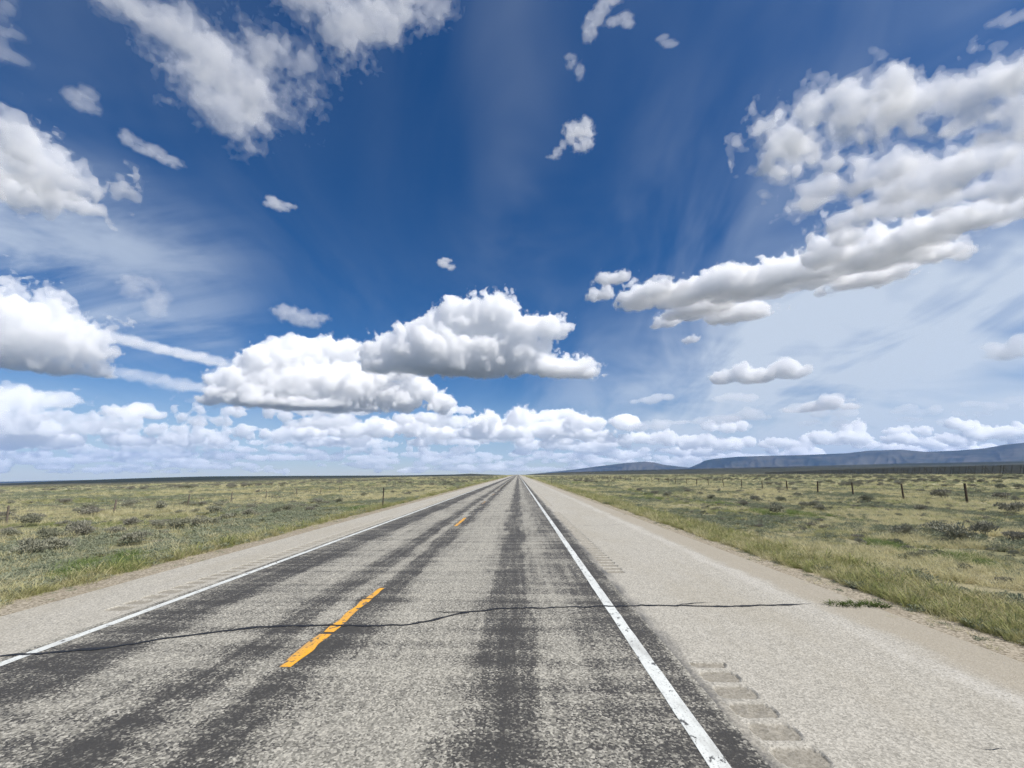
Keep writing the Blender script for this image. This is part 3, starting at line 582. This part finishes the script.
# ------------------------------------------------------------------ fences, marker posts, snow fence
WOOD = plain_mat('weathered_fence_wood', (.085, .062, .042), .45, 22, .9, .6); GREYWOOD = plain_mat('sun_greyed_fence_wood', (.15, .125, .10), .4, 22, .9, .6); WIRE = plain_mat('rusty_wire', (.12, .09, .07), .3, 30, .6, .1); STEEL = plain_mat('dark_painted_steel', (.045, .032, .026), .3, 20, .6, .2)
OLDWOOD = plain_mat('grey_weathered_boards', (.10, .092, .082), .35, 3, .9, .4); WHITEP = plain_mat('white_reflector', (.7, .7, .68), .1, 20, .4, .1)
def tube(pts, rad, n=7, cap=True, jitter=0, seed=0):
    rng = np.random.default_rng(seed); V = []; Q = []; pts = np.array(pts, float)
    for i, p in enumerate(pts):
        t = pts[min(i + 1, len(pts) - 1)] - pts[max(i - 1, 0)]; t /= np.linalg.norm(t); a = np.cross(t, [0, 1, .1] if abs(t[2]) > .7 else [0, 0, 1]); a /= np.linalg.norm(a); b = np.cross(t, a); r = rad[i] if hasattr(rad, '__len__') else rad
        for k in range(n):
            an = 2 * math.pi * k / n; V.append(tuple(p + (a * math.cos(an) + b * math.sin(an)) * r * (1 + jitter * rng.normal())))
    for i in range(len(pts) - 1):
        for k in range(n): Q.append((i * n + k, i * n + (k + 1) % n, (i + 1) * n + (k + 1) % n, (i + 1) * n + k))
    F_ = list(Q)
    if cap: F_.append(tuple(range((len(pts) - 1) * n, len(pts) * n))); F_.append(tuple(range(n))[::-1])
    return V, F_
def add(name, parts, mat, parent=None, loc=(0, 0, 0)):
    V = []; Q = []
    for v_, q_ in parts: Q += [tuple(int(i) + len(V) for i in qq) for qq in q_]; V += [tuple(map(float, p)) for p in v_]
    me = bpy.data.meshes.new(name); me.from_pydata(V, [], Q); me.materials.append(mat); o = bpy.data.objects.new(name, me); col.objects.link(o); o.location = loc
    if parent: o.parent = parent
    return o
def box(c, s, rot=None):
    V = [np.array([sx * s[0] / 2, sy * s[1] / 2, sz * s[2] / 2]) for sx in (-1, 1) for sy in (-1, 1) for sz in (-1, 1)]
    if rot is not None: V = [rot @ v for v in V]
    return [tuple(v + np.array(c)) for v in V], [(0, 1, 3, 2), (4, 6, 7, 5), (0, 4, 5, 1), (2, 3, 7, 6), (0, 2, 6, 4), (1, 5, 7, 3)]
def empty(name, loc):
    e = bpy.data.objects.new(name, None); col.objects.link(e); e.location = loc; e.empty_display_size = .3; return e
def wire_fence(X, ys, label, seed, hmean):
    root = empty('wire_fence', (X, ys[0], 0)); tag(root, label, 'fence'); rng = np.random.default_rng(seed); tops = []
    for i, y in enumerate(ys):
        x = X + rng.normal(0, .12); z = float(terrain(np.array([x]), np.array([y]))[0]); h = hmean * rng.uniform(.9, 1.12); tx, ty = rng.normal(0, .05, 2); r = rng.uniform(.042, .07) * (1 if X > 0 else .6)
        zs = np.linspace(-.3, h, 5); pts = [(tx * k, ty * k, k) for k in zs]
        o = add('post', [tube(pts, [r * 1.05, r, r * .97, r, r * .93], 8, jitter=.05, seed=seed + i)], WOOD if X > 0 else GREYWOOD, root, (x - X, y - ys[0], z)); tops.append((x - X, y - ys[0], z, tx, ty, h))
    for f in (.35, .62, .9):
        pts = []
        for a, b in zip(tops[:-1], tops[1:]):
            for k in range(3):
                t = k / 3; A = np.array([a[0] + a[3] * f * a[5], a[1] + a[4] * f * a[5], a[2] + f * a[5]]); B = np.array([b[0] + b[3] * f * b[5], b[1] + b[4] * f * b[5], b[2] + f * b[5]]); p = A * (1 - t) + B * t; p[2] -= .10 * t * (1 - t); p[0] -= .08; pts.append(p)
        add('wire', [tube(pts, .004, 4, False)], WIRE, root)
    return root
wire_fence(29.2, [10.6, 15.6, 20.6, 25.6] + [30.6 + 5.0 * k for k in range(44)], 'wire fence of dark leaning wooden posts across the right hand prairie', 3, 1.12)
wire_fence(-19.5, [12.6] + [17.6 + 4.6 * k for k in range(46)], 'wire fence of short dark wooden posts through the sagebrush on the left', 4, .66)
def marker(x, y, h, label, refl):
    z = float(terrain(np.array([x]), np.array([y]))[0]); root = empty('marker_post', (x, y, z)); tag(root, label, 'marker post')
    add('post', [box((0, 0, h / 2 - .15), (.055, .012, h + .3)), box((-.024, .016, h / 2 - .15), (.008, .02, h + .3)), box((.024, .016, h / 2 - .15), (.008, .02, h + .3))], STEEL, root)
    if refl: add('reflector', [box((0, -.012, h - .10), (.05, .008, .10))], WHITEP, root)
marker(-7.75, 26.5, 1.12, 'thin dark steel marker post at the left pavement edge', False)
marker(5.75, 79, 1.3, 'far thin marker post at the right pavement edge near the road end', False)
# wooden snow fence: leaning panels of boards on a rise to the right
def snow_fence():
    A = np.array([134.0, 66.0]); B = np.array([206.0, 388.0])
    root_xy = A; z0 = float(terrain(A[:1], A[1:])[0]); root = empty('snow_fence', (A[0], A[1], z0)); tag(root, 'long slatted wooden snow fence leaning in a row on the right hand rise', 'snow fence')
    d = (B - A); L = np.linalg.norm(d); d /= L; nrm = np.array([d[1], -d[0]]); n = 44; w = L / n; Hh = 3.3
    for k in range(n):
        c = A + d * w * (k + .5); z = float(terrain(c[:1], c[1:])[0]) - z0; rot = np.array(Matrix.Rotation(math.atan2(d[1], d[0]), 3, 'Z')) @ np.array(Matrix.Rotation(R(16), 3, 'X'))
        boards = []
        for j in range(11):
            boards.append(box(rot @ np.array([0, 0, .25 + j * (Hh - .25) / 10.5]), (w * .97, .03, .15), rot))
        ups = [box(rot @ np.array([s * w * .42, .06, Hh / 2]), (.10, .09, Hh), rot) for s in (-1, 0, 1)]
        rot2 = np.array(Matrix.Rotation(math.atan2(d[1], d[0]), 3, 'Z')) @ np.array(Matrix.Rotation(R(-28), 3, 'X'))
        top = rot @ np.array([0, .05, Hh * .85])
        braces = []
        for s in (-1, 1):
            t = rot @ np.array([s * w * .42, .12, Hh * .85]); g = np.array([t[0], t[1], 0]) + np.append(-nrm * 1.6, 0) * -1; braces.append(tube([tuple(t), tuple(g)], .06, 5))
        loc = (c[0] - A[0], c[1] - A[1], z)
        p = add('panel', boards + ups, OLDWOOD, root, loc)
        for bq in braces: add('brace', [bq], OLDWOOD, p)
snow_fence()
# ------------------------------------------------------------------ plants
def leaf_mat(name, cols, rough=.7, trans=.3, patch=None):
    b = NB(name); oi = nd(b.t, 'ShaderNodeObjectInfo'); c = b.ramp(oi.outputs['Random'], [(i / max(1, len(cols) - 1), k) for i, k in enumerate(cols)])
    if patch:
        p, x, y, big, mid, grey = patch_nodes(b)
        c = b.mix(b.math('MULTIPLY', b.mr(b.math('ADD', big, b.math('MULTIPLY', mid, .8)), .72, 1.08, 1, 0), .6), c, patch)
    d = nd(b.t, 'ShaderNodeBsdfDiffuse'); tr = nd(b.t, 'ShaderNodeBsdfTranslucent'); mx = nd(b.t, 'ShaderNodeMixShader'); mx.inputs[0].default_value = trans
    b.link(c, d.inputs[0]); b.link(c, tr.inputs[0]); b.link(d.outputs[0], mx.inputs[1]); b.link(tr.outputs[0], mx.inputs[2]); b.link(mx.outputs[0], b.out.inputs[0]); return b.m
def blades(n, spread, hmin, hmax, lean, width, seed, segs=3, head=0.0):
    rng = np.random.default_rng(seed); V = []; Q = []
    for i in range(n):
        a = rng.uniform(0, 2 * math.pi); r = spread * math.sqrt(rng.random()); x, y = r * math.cos(a), r * math.sin(a); h = rng.uniform(hmin, hmax)
        la = a + rng.normal(0, .8); ln = lean * h * rng.uniform(.3, 1.3); w = width * rng.uniform(.7, 1.3); f = rng.uniform(0, math.pi); px_, py_ = math.cos(f) * w / 2, math.sin(f) * w / 2
        b0 = len(V)
        for k in range(segs + 1):
            t = k / segs; s = (1 - t) ** .7 * (1 if k < segs else 0) + (.25 if k == segs else 0)
            if head and t > .6 and i % 3 == 0: s = head
            ox, oy = math.cos(la) * ln * t ** 1.8, math.sin(la) * ln * t ** 1.8; z = h * (t - .18 * lean * t ** 2.2) - .02
            V += [(x + ox - px_ * s, y + oy - py_ * s, z), (x + ox + px_ * s, y + oy + py_ * s, z)]
        for k in range(segs): j = b0 + 2 * k; Q.append((j, j + 1, j + 3, j + 2))
    return V, Q
def mound(n, rx, hz, leaf, seed, stems=10):
    rng = np.random.default_rng(seed); V = []; Q = []
    lumps = [(rng.uniform(-.6, .6) * rx, rng.uniform(-.6, .6) * rx, rng.uniform(.35, .75) * hz, rng.uniform(.35, .6) * rx) for _ in range(9)]
    for i in range(n):
        lx, ly, lz, lr = lumps[rng.integers(len(lumps))]; d = rng.normal(size=3); d /= np.linalg.norm(d); d[2] = abs(d[2]) * 1.0 - .25
        rr_ = lr * rng.uniform(.55, 1.08); c = np.array([lx + d[0] * rr_, ly + d[1] * rr_, max(.02, lz + d[2] * rr_ * hz / rx * .85)])
        ax = d + rng.normal(0, .55, 3) + np.array([0, 0, .6]); ax /= np.linalg.norm(ax); sd = np.cross(ax, rng.normal(size=3)); sd /= np.linalg.norm(sd) + 1e-6
        L = leaf * rng.uniform(.6, 1.6); w = L * rng.uniform(.22, .4); j = len(V)
        V += [tuple(c - ax * L / 2), tuple(c + sd * w / 2), tuple(c + ax * L / 2), tuple(c - sd * w / 2)]; Q.append((j, j + 1, j + 2, j + 3))
    for i in range(stems):
        lx, ly, lz, lr = lumps[i % len(lumps)]; e = np.array([lx, ly, lz]); j = len(V); w = .012
        V += [(-w, 0, -.03), (w, 0, -.03), (e[0] + w / 2, e[1], e[2]), (e[0] - w / 2, e[1], e[2])]; Q.append((j, j + 1, j + 2, j + 3))
    return V, Q
STRAW = leaf_mat('straw_grass', [(.54, .495, .29), (.64, .585, .37), (.46, .445, .24), (.56, .51, .33)], trans=.35)
GREEN = leaf_mat('green_grass', [(.21, .25, .10), (.29, .325, .135), (.36, .37, .18), (.25, .285, .12)], trans=.4, patch=(.42, .385, .23))
OLIVE = leaf_mat('seeding_verge_grass', [(.24, .27, .10), (.34, .34, .14), (.48, .43, .24), (.27, .30, .12), (.40, .37, .19)], trans=.4)
SAGEM = leaf_mat('grey_green_forb', [(.22, .25, .165), (.28, .30, .21), (.24, .26, .18)], trans=.2)
LUSH = leaf_mat('lush_green_grass', [(.14, .205, .065), (.19, .25, .09), (.22, .27, .11)], trans=.4)
def proto(name, vq, mat):
    me = bpy.data.meshes.new(name); me.from_pydata([tuple(map(float, v)) for v in vq[0]], [], [tuple(map(int, q)) for q in vq[1]]); me.materials.append(mat)
    return bpy.data.objects.new(name, me)          # never linked: only instanced by the grass below
TUFTS = [proto('straw_tuft', blades(46, .13, .10, .30, .75, .010, 1), STRAW), proto('straw_tuft', blades(38, .16, .08, .24, 1.0, .010, 2), STRAW),
         proto('green_tuft', blades(46, .13, .06, .19, .7, .010, 3), GREEN), proto('green_tuft', blades(40, .17, .05, .15, .9, .011, 4), GREEN),
         proto('seeding_tuft', blades(50, .14, .12, .34, .6, .008, 5, head=1.5), OLIVE), proto('seeding_tuft', blades(44, .16, .09, .27, .75, .009, 6, head=1.4), OLIVE),
         proto('forb_tuft', mound(150, .20, .16, .045, 7, 4), SAGEM), proto('forb_tuft', mound(120, .24, .12, .045, 8, 4), SAGEM),
         proto('lush_tuft', blades(50, .15, .08, .24, .8, .013, 9), LUSH)]
def scatter(name, label, pts, rot, scl, kind, tufts):
    me = bpy.data.meshes.new(name); me.vertices.add(len(pts)); me.vertices.foreach_set('co', np.asarray(pts, np.float32).ravel())
    for nm, ty, arr in (('rotz', 'FLOAT', rot), ('siz', 'FLOAT', scl), ('knd', 'INT', kind)):
        a = me.attributes.new(nm, ty, 'POINT'); a.data.foreach_set('value', np.asarray(arr, np.int32 if ty == 'INT' else np.float32))
    o = bpy.data.objects.new(name, me); col.objects.link(o); tag(o, label, kind='stuff')
    ng = bpy.data.node_groups.new(name, 'GeometryNodeTree'); ng.interface.new_socket('Geometry', in_out='INPUT', socket_type='NodeSocketGeometry'); ng.interface.new_socket('Geometry', in_out='OUTPUT', socket_type='NodeSocketGeometry')
    N = ng.nodes.new; L = ng.links.new; gi = N('NodeGroupInput'); go = N('NodeGroupOutput'); iop = N('GeometryNodeInstanceOnPoints'); j = N('GeometryNodeJoinGeometry')
    for tp in reversed(tufts):
        oi = N('GeometryNodeObjectInfo'); oi.inputs['Object'].default_value = tp; oi.inputs['As Instance'].default_value = True; L(oi.outputs['Geometry'], j.inputs[0])
    def attr(nm, ty):
        n = N('GeometryNodeInputNamedAttribute'); n.data_type = ty; n.inputs['Name'].default_value = nm; return n.outputs['Attribute']
    cx = N('ShaderNodeCombineXYZ'); L(attr('rotz', 'FLOAT'), cx.inputs[2]); e2r = N('FunctionNodeEulerToRotation'); L(cx.outputs[0], e2r.inputs[0])
    L(gi.outputs[0], iop.inputs['Points']); L(j.outputs[0], iop.inputs['Instance']); iop.inputs['Pick Instance'].default_value = True
    L(attr('knd', 'INT'), iop.inputs['Instance Index']); L(e2r.outputs[0], iop.inputs['Rotation']); L(attr('siz', 'FLOAT'), iop.inputs['Scale']); L(iop.outputs[0], go.inputs[0])
    md = o.modifiers.new('scatter', 'NODES'); md.node_group = ng; return o
def noise2(x, y, s, k=0.0):
    return perlin(np.stack([x / s, y / s * .6, np.full_like(x, k + .37)], 1).astype(np.float32))
def field_points(r0, r1, dens, seed):
    rng = np.random.default_rng(seed); a0, a1 = R(-60), R(60); n = int(dens * .5 * (a1 - a0) * (r1 * r1 - r0 * r0)); r = np.sqrt(rng.uniform(r0 * r0, r1 * r1, n)); a = rng.uniform(a0, a1, n)
    x, y = r * np.sin(a), r * np.cos(a); ed = .28 * noise2(x, y, 1.1, 3) + .14 * noise2(x, y, .4, 5)
    ok = (x > 5.62 + ed) | (x < -7.55 - ed); return x[ok], y[ok], rng
rings = [(2.5, 9, 90), (9, 18, 48), (18, 36, 20), (36, 75, 6.5), (75, 160, 1.2), (160, 330, .32)]
FX, FY, FK, FS, FR = [], [], [], [], []
for i, (r0, r1, dn) in enumerate(rings):
    x, y, rng = field_points(r0, r1, dn, 20 + i); n = len(x); u = rng.random(n)
    green = noise2(x, y, 6, 1) + .7 * noise2(x, y, 2.2, 2) + .35 * noise2(x, y, 18, 8); gr = noise2(x, y, 4.5, 11) + .6 * noise2(x, y, 1.8, 12)
    dist = np.where(x > 0, x - 5.6, -7.5 - x)
    bias = np.where(x > 0, np.interp(dist, [0, 2, 5, 9, 13, 22, 30, 80], [0, -.06, .12, .02, -.28, -.30, -.10, -.05]), np.interp(dist, [0, 3, 6, 12, 30, 80], [.12, .04, -.06, -.16, -.10, -.06]))
    g = green * 1.4 + bias + rng.normal(0, .30, n)
    k = np.where(g > .02, np.where(u < .5, 2, 3), np.where(u < .5, 0, 1))
    gs = gr * 1.3 + np.where((x > 0) & (dist > 1.5) & (dist < 9), .14, -.05) + rng.normal(0, .22, n)
    k = np.where(gs > .12, np.where(u < .5, 6, 7), k)
    lush = np.where(x > 0, np.abs(dist - 6.5) < 2.5, dist < 4.5) & (noise2(x, y, 3.5, 30) > .22); k = np.where(lush & (u < .55), 8, k)
    vg = (dist < np.where(x > 0, 1.5, .5) + .35 * noise2(x, y, 1.4, 21)); k = np.where(vg & (rng.random(n) < .8), np.where(u < .38, 4, np.where(u < .75, 5, 0)), k)
    s = rng.uniform(.75, 1.35, n) * np.array([.72, .75, .85, 1.1, 1.6][min(i, 4)]) * (1.5 if i == 5 else 1)
    keep = (noise2(x, y, 1.3, 50) + .6 * noise2(x, y, .6, 51) > -.26) | (dist < 1.2); s = s * (1 + .5 * noise2(x, y, 2.6, 52))       # bare gaps and uneven growth
    FX.append(x[keep]); FY.append(y[keep]); FK.append(k[keep]); FS.append(s[keep]); FR.append(rng.uniform(0, 6.28, keep.sum()))
# a denser fringe right at the two pavement edges
for side, x0 in ((1, 5.55), (-1, -7.5)):
    rng = np.random.default_rng(60 + side); n = 5200; y = 2.0 + 90 * rng.random(n) ** 1.9; x = x0 + side * np.abs(rng.normal(0, .55, n)); x = x + side * (.10 * noise2(x, y, 1.1, 3) + .1)
    u = rng.random(n); FX.append(x); FY.append(y); FK.append(np.where(u < .32, 4, np.where(u < .66, 5, np.where(u < .86, 0, 2)))); FS.append(rng.uniform(.35, .8, n) * (.95 if side > 0 else .7)); FR.append(rng.uniform(0, 6.28, n))
for side, xa, xb in ((1, 4.9, 5.6), (-1, -7.5, -6.9)):   # stray stalks on the gravel
    rng = np.random.default_rng(80 + side); n = 420; y = 2.0 + 60 * rng.random(n) ** 1.6; x = xa + (xb - xa) * (rng.random(n) ** (.45 if side > 0 else 2.2)); u = rng.random(n)
    FX.append(x); FY.append(y); FK.append(np.where(u < .5, 0, np.where(u < .75, 3, 7))); FS.append(rng.uniform(.18, .45, n)); FR.append(rng.uniform(0, 6.28, n))
FX, FY, FK, FS, FR = map(np.concatenate, (FX, FY, FK, FS, FR)); FZ = terrain(FX, FY)
for nm, lb, m in (('grass', 'mixed straw, green and grey-green prairie grass right of the road', FX > 0), ('grass', 'mixed straw and green prairie grass left of the road', FX < 0)):
    scatter(nm, lb, np.stack([FX, FY, FZ], 1)[m], FR[m], FS[m], FK[m], TUFTS)
print('grass tufts', len(FX))

# sagebrush: every bush a thing
BUSH = leaf_mat('sagebrush_leaf', [(.20, .205, .145), (.27, .27, .20), (.235, .225, .185), (.30, .30, .225)], trans=.12)
BUSHES = [mound(900, .5, .42, .075, 101 + k, 12) for k in range(5)]
BM = []
for k, (V, Q) in enumerate(BUSHES):
    o = proto('sagebrush', (V, Q), BUSH); BM.append(o.data)
bush_n = 0
def bush(x, y, s, hs, rz, k, label, group):
    global bush_n
    o = bpy.data.objects.new('sagebrush', BM[k % 5]); col.objects.link(o); o.location = (x, y, float(terrain(np.array([x]), np.array([y]))[0])); o.rotation_euler = (0, 0, rz); o.scale = (s, s, s * hs)
    tag(o, label, 'shrub', group); bush_n += 1; return o
def pt_on(u, v):
    d = ray(u, v); t = 4.0
    for _ in range(60):                             # march down to the ground
        h = EYE + d[2] * t - float(terrain(np.array([d[0] * t]), np.array([d[1] * t]))[0])
        if h < .01: break
        t += h / max(-d[2], .02) * .5
    return d[0] * t, d[1] * t, t
GL, GRR = 'sagebrush left of the road', 'sagebrush right of the road'
LL, LR = 'low grey sagebrush bush in the grass left of the road', 'low grey sagebrush bush in the grass right of the road'
rngb = np.random.default_rng(5)
for (u, v, w, lab) in [(34,557,28,0),(60,551,26,0),(135,545,26,'darkest twin lobed sagebrush bush in the grass left of the road'),(113,535,18,0),(76,538,22,0),(52,541,20,0),(180,531,24,0),(199,527,18,0),(24,527,20,0),(8,536,16,0),(130,528,18,0),(157,529,16,0),
        (212,515,18,0),(247,517,18,0),(211,526,20,0),(290,511,16,'purplish rounded sagebrush bush left of the road near the marker post'),(317,504,14,0),(340,503,12,0),(276,514,14,0),(232,519,16,0),(95,514,16,0),(160,511,16,0),(130,509,16,0),(365,497,10,0),(458,489,6,'dark shrub close to the pavement edge, far up the left verge'),
        (742,507,14,0),(756,503,16,0),(776,516,24,0),(805,508,14,0),(817,508,14,0),(821,512,14,0),(712,500,12,0),(688,493,9,0),(700,496,10,0),(900,538,22,0),(935,533,24,0),(955,544,34,'long dark sagebrush clump right of the road beyond the verge grass'),(985,537,28,0),(1015,543,22,0),(1012,515,22,0),(870,503,14,0),(655,495,10,0),(668,497,14,0),(640,492,9,0),(922,512,14,0),(1005,500,14,0),(780,503,12,0),(800,497,10,0),(945,500,18,0)]:
    x, y, t = pt_on(u, v); wm = w * t / F * 1.0; s = wm / 1.3
    bush(x, y, s, rngb.uniform(1.0, 1.4), rngb.uniform(0, 6.28), int(rngb.integers(5)), lab or (LL if x < 0 else LR), None if lab else (GL if x < 0 else GRR))
tries = 0
while bush_n < 250 and tries < 4000:
    tries += 1; r = 14 + 80 * rngb.random() ** .8; a = rngb.uniform(R(-52), R(52)); x, y = r * math.sin(a), r * math.cos(a)
    if -10.5 < x < 12 : continue
    if float(noise2(np.array([x]), np.array([y]), 9, 40)[0]) < -.02 + (.1 if x > 0 and x < 28 else 0): continue
    bush(x, y, rngb.uniform(.35, .85), rngb.uniform(.8, 1.2), rngb.uniform(0, 6.28), int(rngb.integers(5)), LL if x < 0 else LR, GL if x < 0 else GRR)
rg = np.random.default_rng(77); n = 17000; r = np.sqrt(rg.uniform(75 ** 2, 420 ** 2, n)); a = rg.uniform(R(-58), R(58), n); x, y = r * np.sin(a), r * np.cos(a)
ok = ((x < -11) | (x > 13)) & (noise2(x, y, 22, 41) + .5 * noise2(x, y, 8, 42) > -.02); x, y = x[ok], y[ok]; n = len(x)
BP = [bpy.data.objects.new('sagebrush', m) for m in BM]
scatter('sagebrush_scrub', 'far sagebrush speckling the plain on both sides of the road', np.stack([x, y, terrain(x, y)], 1), rg.uniform(0, 6.28, n), rg.uniform(.6, 1.5, n), rg.integers(0, 5, n), BP)
n = 5200; r = np.sqrt(rg.uniform(9 ** 2, 80 ** 2, n)); a = rg.uniform(R(-56), R(56), n); x, y = r * np.sin(a), r * np.cos(a)
ok = ((x < -9.5) | (x > 8.5)) & (noise2(x, y, 7, 43) + .6 * noise2(x, y, 2.5, 44) > .02); x, y = x[ok], y[ok]; n = len(x)
scatter('sagebrush_seedlings', 'small grey sage clumps sprinkled through the grass', np.stack([x, y, terrain(x, y)], 1), rg.uniform(0, 6.28, n), rg.uniform(.16, .42, n), rg.integers(0, 5, n), BP)
WEEDM = leaf_mat('dark_green_weed', [(.055, .085, .022), (.085, .12, .035), (.07, .10, .03)], trans=.25)
# the green weed growing out of the crack on the shoulder
wx, wy = ground_pt(857, 605)
V, Q = [], []
for k in range(9):
    v_, q_ = blades(60, .11, .03, .09, 1.6, .016, 200 + k); off = (-.30 + .078 * k, .03 * math.sin(k * 2.1), 0); q_ = [tuple(i + len(V) for i in qq) for qq in q_]; V += [(a_ + off[0], b_ + off[1], c_) for a_, b_, c_ in v_]; Q += q_
o = proto('weed', (V, Q), WEEDM); col.objects.link(o); o.location = (wx, wy, 0.0); tag(o, 'low green weed spreading from the end of the crack on the right shoulder', 'weed')
# ------------------------------------------------------------------ the air between here and the mesas
hz = NB('air_haze'); pv = nd(hz.t, 'ShaderNodeVolumePrincipled'); pv.inputs['Color'].default_value = (.27, .51, 1.0, 1); pv.inputs['Density'].default_value = 3.6e-5; pv.inputs['Anisotropy'].default_value = .0
hz.link(pv.outputs[0], hz.out.inputs['Volume'])
hv, hq = box((0, 0, 240), (28400, 28400, 820)); hq = [q for q in hq]
tag(add('haze', [(hv, hq)], hz.m), kind='stuff')
print('TOTAL', round(time.time()-T0,1))
